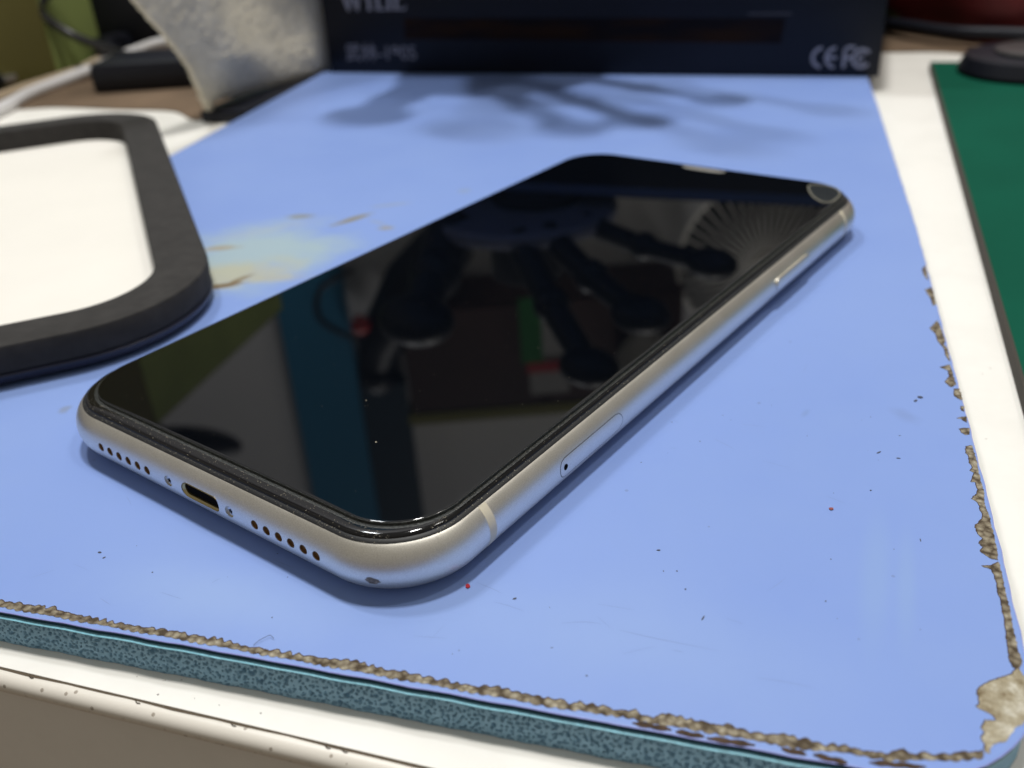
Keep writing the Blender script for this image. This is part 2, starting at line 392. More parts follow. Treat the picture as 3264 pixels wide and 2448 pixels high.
# edge strip with a hairline groove in front of the top
prof = [(-.30, -5.9), (-.30, -5.25), (-.36, -5.06), (-.5, -5.0), (-.6, -5.03)]
for k in range(1, 13):
    a = math.radians(90 - 90 * k / 12); prof.append((-.6 - 1.35 * math.cos(a), -6.38 + 1.35 * math.sin(a)))
for k in range(1, 9):
    a = math.radians(90 * k / 8); prof.append((-.6 - 1.35 * math.cos(a), -6.38 - 1.35 * math.sin(a)))
prof += [(2.5, -7.8), (2.6, -26)]
us = np.linspace(u0, u1, 260)
loops = []
for q, (v_, z_) in enumerate(prof):
    jit = [0.05 * math.sin(u * 1.9) + .05 * math.sin(u * .63 + 1) if q in (1, 2) else 0 for u in us]
    loops.append([T(u, v_ + j, z_) for u, j in zip(us, jit)])
V, F = loft(loops, False, False, closed=False)
obj('edge_strip', V, F, te, table)
obj('groove_dirt', *loft([[T(u, .0, -5.12) for u in us], [T(u, -.34, -5.12) for u in us], [T(u, -.34, -5.6) for u in us], [T(u, 0.0, -5.6) for u in us]], False, False, closed=False), grime, table)

# ------------------------------------------------------------------ blue mat
mat = thing('work_mat', 'light blue foam work mat with frayed edges lying under the phone', 'mat', (MO[0], MO[1], -5))
# outline (u, v) counter-clockwise
ol = [(-92, 0), (-60, 0), (-30, 0), (0, 0), (30, .05), (60, 0), (85, 0), (99, .1)]
for k in range(1, 12):
    a = math.radians(-90 + 90 * k / 12); ol.append((100.5 + 14.4 * math.cos(a), 14.5 + 14.4 * math.sin(a)))
ol += [(114.95, 20), (115.0, 36), (114.9, 52), (114.75, 66), (114.5, 80), (114.25, 97), (114.0, 118), (113.5, 150), (112.4, 185), (111.2, 224), (110.2, 258), (108.6, 298), (107, 350),
       (60, 350), (0, 350), (-60, 350), (-112, 350), (-110, 315), (-102, 192), (-96, 90)]
rs = random.Random(3)
def inset_outline(P, d):
    n = len(P); out = []
    for i in range(n):
        a = Vector(P[i - 1]); b = Vector(P[i]); c = Vector(P[(i + 1) % n])
        t = ((b - a).normalized() + (c - b).normalized()).normalized()
        out.append((b.x - t.y * d, b.y + t.x * d))
    return out
fine = []
for i in range(len(ol)):
    a, b = ol[i], ol[(i + 1) % len(ol)]
    k = max(1, int(math.dist(a, b) / 2.2))
    for j in range(k): fine.append((a[0] + (b[0] - a[0]) * j / k, a[1] + (b[1] - a[1]) * j / k))
fine = [(u + (.06 * math.sin(v * .9) + .04 * math.sin(v * 2.3) if u > 100 else 0), v + (.05 * math.sin(u * .8) + .03 * math.sin(u * 2.1) if v < 1 else 0)) for u, v in fine]
loops = []
for ins, z in ((.30, 0), (.13, -.015), (.03, -.05), (0, -.10), (.03, -.16), (.3, -.2)):
    loops.append([M(u, v, z) for u, v in inset_outline(fine, ins)])
cap = loops[0]
V, F = loft(loops, False, True)
n_ = len(cap)
tri = tessellate_polygon([[Vector(p) for p in cap]])
F += [tuple(t) for t in tri]
cover = obj('cover_sheet', V, F, mv, mat, angle=60)
cover.data.materials.append(lip_m.m)
for p in cover.data.polygons:
    if abs(p.normal.z) < .985 or p.center.z < 0.0049: p.material_index = 1
loops = [[M(u, v, z) for u, v in inset_outline(fine, .14)] for z in (-.18, -.9)]
obj('dark_layer', *loft(loops), gap_m, mat)  # dark recessed band between the cover and the film
front = [v < 8 and u < 104 for u, v in fine]
def film_line(i): return [a if f else b for f, a, b in zip(front, inset_outline(fine, i), inset_outline(fine, .12))]
loops = [[M(u, v, z) for u, v in film_line(i)] for i, z in ((-.33, -.745), (-.35, -.765), (-.35, -.82), (-.0, -.9))]
V, F = loft([[M(u, v, -.74) for u, v in inset_outline(fine, 1.2)], [M(u, v, -.735) for u, v in film_line(-.28)]] + loops, True, True)
obj('film_layer', V, F, film_m, mat)
# foam: plain block behind a pitted front face
ins = [(u, v) for u, v in inset_outline(fine, .42)]
obj('foam_core', *loft([[M(u, v, z) for u, v in ins] for z in (-1.05, -5.0)]), foam_m, mat)
def pitted(u0, u1, z0, z1, du, cell):
    nu = int((u1 - u0) / du); nz = int((z1 - z0) / du)
    uu = np.linspace(u0, u1, nu); zz = np.linspace(z0, z1, nz)
    U, Z = np.meshgrid(uu, zz)
    rg = np.random.default_rng(5)
    ci = int((u1 - u0) / cell) + 4; cj = int((z1 - z0) / cell) + 4
    su = (np.arange(ci)[None, :] - 1 + rg.uniform(.08, .92, (cj, ci))) * cell + u0
    sz = (np.arange(cj)[:, None] - 1 + rg.uniform(.08, .92, (cj, ci))) * cell + z0
    rad = cell * rg.uniform(.20, .46, (cj, ci)); dep = rg.uniform(.5, 1.0, (cj, ci))
    big = rg.random((cj, ci)) > .965; rad[big] *= 1.45; dep[big] *= 1.8
    asp = rg.uniform(.75, 1.35, (cj, ci))
    I = ((U - u0) / cell + 1).astype(int); J = ((Z - z0) / cell + 1).astype(int)
    H = np.zeros_like(U)
    for a in (-1, 0, 1):
        for b in (-1, 0, 1):
            i = np.clip(I + a, 0, ci - 1); j = np.clip(J + b, 0, cj - 1)
            dd = np.sqrt(((U - su[j, i]) * asp[j, i]) ** 2 + (Z - sz[j, i]) ** 2) / rad[j, i]
            h = np.clip(1 - dd, 0, 1); h = np.clip(h * 4.0, 0, 1) * dep[j, i]
            H = np.maximum(H, h)
    edge = np.clip(np.minimum(Z - z0, z1 - Z) / .12, 0, 1)
    H *= edge
    wav = .05 * np.sin(U * .7) + .03 * np.sin(U * 2.3 + Z)
    return U, Z, -.42 * H + wav, nu, nz
U, Z, H, nu, nz = pitted(-14, 116, -4.97, -.84, .070, .60)
off = .22
ca, sa = math.cos(MA), math.sin(MA)
vv = -off - H                      # outward is -v
sel = U <= 99.5
X = MO[0] + U * ca - vv * sa; Y = MO[1] + U * sa + vv * ca
VV = np.stack([X.ravel(), Y.ravel(), Z.ravel()], 1)
idx = np.arange(nu * nz).reshape(nz, nu)
kmax = int((99.0 + 14) / 130 * nu)
q = np.stack([idx[:-1, :kmax - 1].ravel(), idx[:-1, 1:kmax].ravel(), idx[1:, 1:kmax].ravel(), idx[1:, :kmax - 1].ravel()], 1)
used = np.unique(q); remap = -np.ones(nu * nz, int); remap[used] = np.arange(len(used))
obj('foam_face', VV[used], remap[q].tolist(), foam_m, mat, angle=80)

# torn edge: a frayed band where the cover has worn through
BU = TR['BAND_UP']; BL = TR['BAND_LO']
def interp(P, u):
    xs = [p[0] for p in P]; return float(np.interp(u, xs, [p[1] for p in P]))
def scallop(u, k, amp, per, seed):
    ph = u / per + .35 * math.sin(u * .37 + seed) + .25 * math.sin(u * .113 + seed * 2)
    return amp * abs(math.sin(math.pi * ph)) * (.65 + .35 * math.sin(u * .77 + seed * 3))
up = []; lo = []
u = -14.0
while u < 109.2:
    bu = 1.50 if u < 71 else interp(BU, max(u, 72.8)); bl = .66 if u < 71 else interp(BL, max(u, 73.0))
    if u < 71: bu += .16 * math.sin(u * .31) + .1 * math.sin(u * .11 + 2)
    up.append((u, bu - .12 + scallop(u, 1, .42 if u < 80 else .34, 1.3, 1.3) + (.22 * max(0, math.sin(u * .9 + 2 * math.sin(u * .23))) ** 6) + .14 * math.sin(u * 4.1 + 2 * math.sin(u * 1.3)) * math.sin(u * .29) + rs.uniform(-.03, .03)))
    lo.append((u, bl + .14 - scallop(u, 1, .30, 1.22, 4.1) + rs.uniform(-.015, .015)))
    u += .13
def mat_sheet(P, z0, z1): return poly_sheet([M(a, b)[:2] for a, b in P], z0, z1)
band = lo + up[::-1]
obj('torn_edge_shade', *mat_sheet([(a - .03, b + .14) for a, b in lo] + [(a - .05, b + .17 + rs.uniform(-.02, .03)) for a, b in up][::-1], -.05, .018), torn_wear_shade_m, mat, smooth=False)  # shadow line of the torn cover, laid in as a dark strip
obj('torn_edge', *mat_sheet(band, -.05, .045), torn_m, mat, smooth=False)
for (a, b), (c, d_) in TR['DASH']:
    k = max(4, int((c - a) / .16)); A_, B_ = [], []
    for i in range(k + 1):
        t = i / k; uu_ = a + (c - a) * t; vm = b + (d_ - b) * t + .12
        e = min(1, 4 * t + .25, 4 * (1 - t) + .25)
        A_.append((uu_, vm - .22 * e - .1 * abs(math.sin(uu_ * 2)) * e)); B_.append((uu_, vm + .22 * e + .16 * abs(math.sin(uu_ * 1.7 + 1)) * e))
    obj('torn_dash', *mat_sheet(A_ + B_[::-1], -.1, .05), torn_wear_shade_m, mat, smooth=False)
def rough_poly(P, amp, step=.22, seed=1):
    r_ = random.Random(seed); out = []; n = len(P)
    for i in range(n):
        a, b = Vector(P[i]), Vector(P[(i + 1) % n]); k = max(1, int((b - a).length / step))
        for j in range(k):
            p = a + (b - a) * j / k
            out.append((min(114.7, p.x + r_.uniform(-amp, amp)), p.y + r_.uniform(-amp, amp)))
    return out
for i, P in enumerate(TR['PATCH']):
    if sum(P[k][0] * P[(k + 1) % len(P)][1] - P[(k + 1) % len(P)][0] * P[k][1] for k in range(len(P))) < 0: P = P[::-1]
    P = [(min(a, 114.6), b) for a, b in P]
    Q = rough_poly(P, .07, .25, i)
    obj('torn_patch_shade', *mat_sheet([(a - .10, b + .10) for a, b in Q], -.1, .015 + i * 1e-3), torn_wear_shade_m, mat, smooth=False)  # dark underlay paints the shade along the patch's torn edge
    obj('torn_patch', *mat_sheet(Q, -.1, .045 + i * 1e-3), patch_m if i == 0 else torn_m, mat, smooth=False)

# faint scratches and scuffs in the vinyl
V, F = [], []
def scratch(P, w_):
    P = [Vector(M(a, b, .012)) for a, b in P]; P = smooth_path(P, 6); n = len(P); k = len(V)
    for i, q in enumerate(P):
        t = (P[min(i + 1, n - 1)] - P[max(i - 1, 0)]).normalized(); h = w_ * math.sin(math.pi * (i + .3) / (n - .4)) + .004
        V.append((q.x - t.y * h, q.y + t.x * h, q.z)); V.append((q.x + t.y * h, q.y - t.x * h, q.z))
    for i in range(n - 1): F.append((k + 2 * i, k + 2 * i + 1, k + 2 * i + 3, k + 2 * i + 2))
scratch([(58, 14.4), (60, 14.1), (62, 13.6)], .03); scratch([(66.5, 12.6), (69, 13.4), (71, 13.5)], .03); scratch([(73, 13.0), (77, 12.6), (84, 12.2)], .035)
scratch([(88, 9.2), (91, 9.3), (94, 9.1)], .03); scratch([(55, 17.2), (57, 16.6), (58.5, 16)], .03)
for _ in range(46):
    a, b = rnd.uniform(-4, 108), rnd.uniform(3.5, 95) ; an = rnd.choice([.1, -.15, .9, 1.4, 2.6]) + rnd.gauss(0, .2); ln = rnd.uniform(.6, 4.5)
    scratch([(a, b), (a + ln * .5 * math.cos(an) + rnd.gauss(0, .06), b + ln * .5 * math.sin(an)), (a + ln * math.cos(an), b + ln * math.sin(an))], rnd.uniform(.012, .03))
o = obj('scuff_marks', V, F, plain('scuffed_vinyl', (.19, .27, .53), .6), mat, smooth=False); o['kind'] = 'stuff'

# ------------------------------------------------------------------ phone
W_, L_, RC = 75.7, 150.9, 12.25
phone = thing('smartphone', 'silver framed black smartphone lying face up on the blue mat under a worn screen protector', 'phone', (0, 0, 0))
seg_counts = (110, 150)
NCOR = 40
def ring(ins, z, rc=None):
    r = max(.2, RC - ins)
    return [(x, y, z) for x, y in rrect(ins, ins, W_ - ins, L_ - ins, r, NCOR)]
prof = []
for k in range(0, 27):
    a = math.radians(-90 + 142.5 * k / 26); prof.append((4.15 - 4.15 * math.cos(a), 4.15 + 4.15 * math.sin(a)))
prof[0] = (4.15, .02)
prof.append((1.68, 7.47)); prof.append((1.76, 7.40))
loops = [ring(i, z) for i, z in prof]
V, F = loft(loops)
frame = obj('metal_frame', V, F, alu, phone, angle=38)
# drill the openings
def boolean(target, shapes):
    cut = bpy.data.meshes.new('cut'); V, F = join(*shapes)
    cut.from_pydata([tuple(c * S for c in v) for v in V], [], F)
    bm = bmesh.new(); bm.from_mesh(cut); bmesh.ops.recalc_face_normals(bm, faces=bm.faces); bm.to_mesh(cut); bm.free()
    co_ = bpy.data.objects.new('cut', cut); C.objects.link(co_)
    md = target.modifiers.new('b', 'BOOLEAN'); md.object = co_; md.operation = 'DIFFERENCE'; md.solver = 'EXACT'
    dg = bpy.context.evaluated_depsgraph_get(); me = bpy.data.meshes.new_from_object(target.evaluated_get(dg))
    target.modifiers.clear(); target.data = me; bpy.data.objects.remove(co_)
    me.polygons.foreach_set('use_smooth', [True] * len(me.polygons)); me.set_sharp_from_angle(angle=math.radians(38))
HZ = 4.32
hx = [15.3 + 2.262 * i for i in range(6)] + [49.55 + 2.257 * i for i in range(6)]
def stadium(cx, cz, w_, h_, y0, y1, n=14, axis='y'):
    r = h_ / 2; P = []
    for k in range(n + 1): a = math.radians(-90 + 180 * k / n); P.append((cx + w_ / 2 - r + r * math.cos(a), cz + r * math.sin(a)))
    for k in range(n + 1): a = math.radians(90 + 180 * k / n); P.append((cx - w_ / 2 + r + r * math.cos(a), cz + r * math.sin(a)))
    if axis == 'y': return loft([[(x, y0, z) for x, z in P], [(x, y1, z) for x, z in P]])
    return loft([[(y0, x, z) for x, z in P], [(y1, x, z) for x, z in P]])
shapes = [cyl((x, -1, HZ), .66, 3.2, 24, 'y') for x in hx]
shapes.append(stadium(38.45, 4.3, 8.0, 2.35, -1, 3.4))
shapes += [cyl((x, -1, 4.34), .82, 1.32, 24, 'y') for x in (31.5, 44.56)]
shapes.append(cyl((W_ - 1.6, 31.3, 4.35), .46, 3, 20, 'x'))
boolean(frame, shapes)
for x in hx:
    h = obj('speaker_hole', *loft([[(x + r * math.cos(2 * math.pi * k / 20), y, HZ + r * math.sin(2 * math.pi * k / 20)) for k in range(20)] for r, y in ((.655, .12), (.64, .42), (.5, .46))], False, True), bronze_m, phone)
pt = obj('charging_port', *loft([stadium(38.45, 4.3, 7.96 - i, 2.31 - i, y, y)[0][:30] for i, y in ((0, .12), (.12, .3), (.5, .42), (.5, 3.2))], False, True), port_m, phone)
obj('port_tongue', *stadium(38.45, 4.3, 6.2, 1.0, .9, 3.1), black_m, pt)
obj('port_depth', *stadium(38.45, 4.3, 7.4, 1.75, 3.0, 3.15), black_m, pt)
obj('port_mouth', *stadium(38.45, 4.42, 7.3, 1.72, .55, .62), black_m, pt)
for x in (31.5, 44.56):
    sc_ = obj('screw', *cyl((x, .24, 4.34), .70, .5, 28, 'y', bev=.08), screw_m, phone)
    st = []
    for k in range(20):
        r = .34 if k % 4 < 2 else .17; a = 2 * math.pi * k / 20; st.append((x + r * math.cos(a), 4.34 + r * math.sin(a)))
    obj('screw_recess', *loft([[(a, .18, b) for a, b in st], [(a, .225, b) for a, b in st]]), black_m, sc_)
# strips that follow the rounded side of the frame (right side, axis along y)
def side_patch(y0, y1, a0, a1, proud, n=20, ny=2, xs=W_ - 4.15, sgn=1):
    r = 4.15 + proud; L_2 = []
    for k in range(n + 1):
        a = math.radians(a0 + (a1 - a0) * k / n)
        L_2.append([(xs + sgn * r * math.cos(a), y0 + (y1 - y0) * j / (ny - 1), 4.15 + r * math.sin(a)) for j in range(ny)])
    return loft(L_2, False, False, closed=False)
for y0, y1 in ((14.85, 16.2), (134.9, 136.1)):
    obj('antenna_band', *side_patch(y0, y1, -80, 52.2, .012), ant_m, phone)
for y0, y1 in ((14.85, 16.2), (134.9, 136.1)):
    obj('antenna_band', *side_patch(y0, y1, -80, 52.2, .012, xs=4.15, sgn=-1), ant_m, phone)
def side_stadium(yc, zc, ln, h_, proud, n=16, fill=True):
    """stadium patch wrapped on the right side: built in (y, arc length)"""
    ang0 = math.asin((zc - 4.15) / 4.15); r = h_ / 2; R1 = 4.15 + proud
    rows = []
    for k in range(n + 1):
        t = -1 + 2 * k / n; hw = ln / 2 - r + r * math.sqrt(max(0, 1 - t * t)); a = ang0 + t * r / 4.15
        rows.append([(W_ - 4.15 + R1 * math.cos(a), yc - hw + 2 * hw * j / 10, 4.15 + R1 * math.sin(a)) for j in range(11)])
    return loft(rows, False, False, closed=False)
tray_ = obj('sim_tray', *side_stadium(37.95, 4.25, 15.75, 2.75, .014), alu, phone)
obj('tray_seam', *side_stadium(37.95, 4.25, 16.0, 3.0, .006), seam_m, tray_)
obj('eject_hole', *cyl((W_ - .30, 31.3, 4.35), .45, .32, 24, 'x'), black_m, tray_)
# power button: raised bar
rows = []
for ins_, pr in ((0, 0), (.02, .28), (.15, .40), (.35, .42)):
    V_, F_ = side_stadium(107.6, 4.55, 15.4 - ins_ * 2, 2.2 - ins_ * 2, pr); rows.append(V_)
def border(V_): 
    g = [V_[i * 11:(i + 1) * 11] for i in range(17)]
    return g[0] + [r[-1] for r in g[1:]] + g[-1][-2::-1] + [r[0] for r in g[-2:0:-1]]
Vb, Fb = loft([border(v) for v in rows], False, False)
obj('side_button', *join((Vb, Fb), side_stadium(107.6, 4.55, 14.7, 1.5, .42)), alu, phone)
# black bezel: gasket, glass with soft edge
obj('bezel_gasket', *loft([ring(i, z) for i, z in ((1.70, 7.3), (1.66, 7.50), (1.74, 7.62), (2.22, 7.78), (2.30, 7.5))], False, False), gasket_m, phone)
gl = [ring(i, z) for i, z in ((2.24, 7.5), (2.24, 7.86), (2.30, 8.02), (2.46, 8.15), (2.72, 8.24), (3.1, 8.28), (3.6, 8.30))]
obj('front_glass', *loft(gl, False, True), glass_m, phone)
def prot(ins, z): return [(x, y, z) for x, y in rrect(3.25 + ins, 4.15 + ins, W_ - 3.15 - ins, L_ - 2.75 - ins, 9.2 - ins, NCOR)]
obj('screen_protector', *loft([prot(i, z) for i, z in ((.10, 8.70), (.16, 8.735), (.30, 8.75), (.5, 8.75))], False, True), prot_m, phone)
obj('protector_edge', *loft([prot(i, z) for i, z in ((-.06, 8.305), (0, 8.40), (0, 8.64), (.03, 8.68), (.10, 8.70))], False, False), edge_m, phone)
# adhesive halo just outside the protector
obj('adhesive_line', *loft([prot(i, z) for i, z in ((-.55, 8.295), (-.5, 8.315), (-.2, 8.318), (-.05, 8.31))], False, False), edge_m, phone)
obj('earpiece', *poly_sheet([(p.x, p.y) for p in smooth_path([(32.6, 146.9, 0), (42.4, 146.7, 0), (41.6, 145.0, 0), (33.6, 145.2, 0)], 5, True)], 8.3, 8.762), ear_m, phone)
bub = [(63.6, 144.9), (66.7, 138.9), (69.8, 135.9), (71.6, 136.2), (71.9, 139.5), (71.2, 143.0), (69.2, 145.6), (66.2, 146.6)]
bp = smooth_path([(a, b, 0) for a, b in bub], 8, True)
obj('lifted_corner', *poly_sheet([(p.x, p.y) for p in bp], 8.745, 8.775), bubble_m, phone)
rim = [Vector((p.x, p.y, 8.76)) for p in bp]
obj('lifted_rim', *tube(rim + rim[:2], .16, 6), bubrim_m, phone)
# nick on the corner: fitted to the rounded corner surface
def corner_pt(al, be, pr):      # corner centre (W-RC, RC); al azimuth, be elevation on the tube
    rr_ = RC - 4.15 + (4.15 + pr) * math.cos(be)
    return (W_ - RC + rr_ * math.cos(al), RC + rr_ * math.sin(al), 4.15 + (4.15 + pr) * math.sin(be))
r_ = random.Random(4)
alc = math.atan2(1.33 - RC, 68.75 - (W_ - RC)); bec = math.asin((3.25 - 4.15) / 4.15)
cp = [corner_pt(alc, bec, .03)]; N = 22; ringp = []
for k in range(N):
    a = 2 * math.pi * k / N; rr_ = r_.uniform(.75, 1.15)
    ringp.append(corner_pt(alc + rr_ * .085 * math.cos(a), bec + rr_ * .14 * math.sin(a), .012))
obj('frame_nick', cp + ringp, [(0, 1 + k, 1 + (k + 1) % N) for k in range(N)], bare_m, phone)
# lint and grit caught along the bezel
V, F = [], []
def grit(x, y, z, r, rr=None):
    k = len(V); a = rnd.uniform(0, 6.28); q = rnd.uniform(.35, 1)
    for j in range(4):
        b = a + j * math.pi / 2; V.append((x + r * math.cos(b) * (q if j % 2 else 1), y + r * math.sin(b) * (q if j % 2 else 1), z))
    V.append((x, y, z + r * .8)); F.extend([(k, k + 1, k + 4), (k + 1, k + 2, k + 4), (k + 2, k + 3, k + 4), (k + 3, k, k + 4)])
for _ in range(1500):
    s_ = rnd.random()
    if s_ < .55: t_ = rnd.random(); x = 8 + t_ * 62; y = rnd.choice([1.9, 2.2, 3.9, 3.6, 2.9]) + rnd.gauss(0, .18)
    else: y = 8 + (rnd.random() ** 1.6) * 120; x = W_ - rnd.choice([2.0, 2.3, 2.9, 3.1]) + rnd.gauss(0, .12)
    z = 8.3 if min(y, W_ - x) > 2.7 else (8.17 if min(y, W_ - x) > 2.35 else 7.8)
    grit(x, y, z, rnd.choice([.03, .04, .05, .09]) * rnd.uniform(.6, 1.1))
for _ in range(190):
    grit(rnd.uniform(6, 70), rnd.uniform(6, 130), 8.75, rnd.uniform(.02, .06))
grit(45.5, 25.0, 8.75, .22); grit(54.6, 17.6, 8.75, .16)
for _ in range(90): grit(rnd.gauss(40, 6), rnd.gauss(.75, .15), 6.75 + rnd.uniform(-.3, .2), rnd.uniform(.03, .07))
o = obj('bezel_grit', V, F, dust_m, phone, smooth=False); o['kind'] = 'stuff'

# ------------------------------------------------------------------ tray at the left
tray = thing('round_cornered_tray', 'black foam rimmed tray with a white inside at the left edge beside the phone', 'tray', (-60, 60, 0))
V0 = Vector((-3.8, 38.9)); e1 = Vector((-.86, .51)).normalized(); e2 = Vector((-.51, -.86)).normalized()
def trp(off_, z, n=18):
    P = []
    Lx, Ly, r = 191, 150, 28 - off_
    x0, y0, x1, y1 = off_, off_, Lx - off_, Ly - off_
    for cx, cy, a0 in ((x1 - r, y0 + r, -90), (x1 - r, y1 - r, 0), (x0 + r, y1 - r, 90), (x0 + r, y0 + r, 180)):
        for k in range(n + 1):
            a = math.radians(a0 + 90 * k / n); px, py = cx + r * math.cos(a), cy + r * math.sin(a)
            q = V0 + e1 * px + e2 * py; P.append((q.x, q.y, z))
    return P
foamb = plain('black_foam_rubber', (.027, .025, .024), .85, bump=.4, bscale=1.5, var=.25, vscale=.3)
trb = plain('navy_black_plastic', (.020, .022, .040), .32)
wpan = plain('warm_white_panel', (.86, .83, .77), .5, var=.02, vscale=.03)
obj('tray_base', *loft([trp(i, z) for i, z in ((3.2, .0), (1.8, .35), (.7, 1.4), (.35, 2.4), (.5, 2.75), (1.4, 2.9), (9.0, 2.9), (9.2, .9))]), trb, tray)
obj('foam_rim', *loft([trp(i, z) for i, z in ((1.0, 2.8), (.6, 3.1), (.3, 7.5), (.55, 7.95), (1.0, 8.05), (10.0, 8.05), (10.7, 7.9), (10.9, 7.4), (11.1, 1.2))], False, False), foamb, tray)
obj('white_inlay', *loft([trp(9.5, 1.0), trp(9.5, 1.6)]), wpan, tray)

# ------------------------------------------------------------------ dark box behind
pack = thing('product_box', 'dark navy retail box with pale lettering standing at the far end of the mat', 'box', B(107, 80, 0))
card = NT('navy_card', .45, 0, (.008, .011, .022), .25)
card.base(card.ramp(card.noise(.02, 3), [(.3, (.004, .006, .012)), (.7, (.007, .009, .018))]))
sz = (218.1, 150, 66)
obj('carton', *box(B(109.05, 75, 33.02), sz, BA, .5), card, pack)
print_m = plain('pale_grey_print', (.30, .30, .36), .5)
print_d = plain('dim_grey_print', (.19, .19, .23), .5)
strip_m = NT('dim_brown_strip', .6, 0, (.03, .015, .012), .08)  # dim brown band across the lower box front
v2 = strip_m.n('ShaderNodeMapping'); v2.inputs['Scale'].default_value = (.045, .045, .2); strip_m.link(strip_m.coord(), v2.inputs[0])
strip_m.base(strip_m.ramp(strip_m.noise(1, 2, .5, v2.outputs[0]), [(.35, (.008, .007, .010)), (.7, (.022, .011, .007))]))
def face(P, z_off=.04, th=.03):
    """polygon in the box front's plane (s, z)"""
    n = len(P); tri = tessellate_polygon([[Vector((a, b, 0)) for a, b in P]])
    V = [B(a, -z_off + th, b) for a, b in P] + [B(a, -z_off, b) for a, b in P]
    F = [tuple(t) for t in tri] + [tuple(i + n for i in t[::-1]) for t in tri] + [(i, (i + 1) % n, n + (i + 1) % n, n + i) for i in range(n)]
    return V, F
def quad(x0, z0, x1, z1, w_): # stroke
    d_ = Vector((x1 - x0, z1 - z0)).normalized(); nn = Vector((-d_.y, d_.x)) * w_ / 2
    return face([(x0 + nn.x, z0 + nn.y), (x0 - nn.x, z0 - nn.y), (x1 - nn.x, z1 - nn.y), (x1 + nn.x, z1 + nn.y)])
z0, z1 = 24.6, 33.6
def serif(x, z, hw=1.1): return face([(x - hw, z), (x + hw, z), (x + hw, z + .55), (x - hw, z + .55)], .05)
def letter(name, *shapes): obj(name, *join(*shapes), print_m, pack, smooth=False)
letter('letter_w', quad(10.0, z1, 12.7, z0, 1.5), quad(12.7, z0, 14.4, z1, .7), quad(14.2, z1, 16.6, z0, 1.5), quad(16.6, z0, 18.7, z1, .7), serif(10, z1 - .5), serif(14.3, z1 - .5), serif(18.7, z1 - .5))
letter('letter_y', quad(19.4, z1, 22.0, z0 + 4, 1.5), quad(24.4, z1, 22.0, z0 + 4, .7), quad(22, z0 + 4.2, 22, z0, 1.5), serif(22, z0), serif(19.4, z1 - .5), serif(24.4, z1 - .5))
letter('letter_l', quad(25.9, z1, 25.9, z0, 1.5), serif(25.9, z0), serif(25.9, z1 - .5), face([(25.9, z0), (29.3, z0), (29.5, z0 + 2), (28.6, z0 + .6), (25.9, z0 + .6)], .06))
letter('letter_i', quad(31.0, z1, 31.0, z0, 1.5), serif(31, z0), serif(31, z1 - .5))
letter('letter_e', quad(34.0, z1, 34.0, z0, 1.5), serif(34, z0), face([(34, z0), (38.0, z0), (38.3, z0 + 2), (37.3, z0 + .6), (34, z0 + .6)], .06), face([(34, z1 - .6), (37.3, z1 - .6), (38, z1 - 2), (37.9, z1), (34, z1)], .06), face([(34, z0 + 4.3), (36.5, z0 + 4.3), (36.5, z0 + 4.9), (34, z0 + 4.9)], .06))
def text(name, body, s_, z, size, m_, sx=1.0):
    cu = bpy.data.curves.new(name, 'FONT'); cu.body = body; cu.size = size * S; cu.extrude = .015 * S; cu.offset = .08 * S
    to = bpy.data.objects.new(name, cu); C.objects.link(to)
    dg = bpy.context.evaluated_depsgraph_get(); me = bpy.data.meshes.new_from_object(to.evaluated_get(dg))
    bpy.data.objects.remove(to)
    o = bpy.data.objects.new(name, me); C.objects.link(o); me.materials.clear(); me.materials.append(m_.m)
    for v in me.vertices:
        p = B(s_ + v.co.x / S * sx, -.04 - v.co.z / S, z + v.co.y / S); v.co = Vector(p) * S - pack.location
    o.parent = pack; return o
text('chinese_lettering', '\u6b66\u6797', 8.2, 5.6, 7.4, print_d)
text('year_lettering', '-1905', 23.2, 5.6, 7.6, print_d, 1.0)
def arcs(cx, cz, r, a0, a1, w_, sx=1, n=18):
    P = [(cx + sx * (r + w_ / 2) * math.cos(math.radians(a0 + (a1 - a0) * k / n)), cz + (r + w_ / 2) * math.sin(math.radians(a0 + (a1 - a0) * k / n))) for k in range(n + 1)]
    P += [(cx + sx * (r - w_ / 2) * math.cos(math.radians(a1 - (a1 - a0) * k / n)), cz + (r - w_ / 2) * math.sin(math.radians(a1 - (a1 - a0) * k / n))) for k in range(n + 1)]
    return face(P)
letter('mark_c', arcs(198.6, 6.6, 3.3, 95, 265, 1.15))
letter('mark_e', arcs(203.2, 6.6, 3.3, 95, 265, 1.15), face([(200.3, 6.05), (203.4, 6.05), (203.4, 7.15), (200.3, 7.15)]))
letter('mark_f', quad(206.0, 3.0, 206.0, 9.6, 1.2), arcs(207.6, 8.6, 1.6, 90, 180, 1.1), face([(207.5, 9.65), (209.4, 9.65), (209.4, 10.7), (207.5, 10.7)], .05), face([(206, 6.0), (209, 6.0), (209, 7.1), (206, 7.1)], .055))
letter('mark_c', arcs(211.8, 6.4, 3.0, 38, 322, 1.15), arcs(211.8, 6.4, 1.25, 45, 315, .8))
obj('brown_strip', *face([(36, 13.5), (184, 11.5), (185, 20), (37, 21.5)], .03, .02), strip_m, pack, smooth=False)
obj('thin_rule', *face([(172, 21.3), (187, 21.2), (187, 21.7), (172, 21.8)], .05, .03), plain('faint_rule_print', (.07, .07, .085), .5), pack, smooth=False)
# highlight on the box's upper front edge, painted as a blue strip
obj('top_highlight', *face([(2, 61.5), (216, 61.5), (216, 65.3), (2, 65.3)], .04, .03), plain('dull_blue_highlight', (.05, .085, .20), .4), pack, smooth=False)

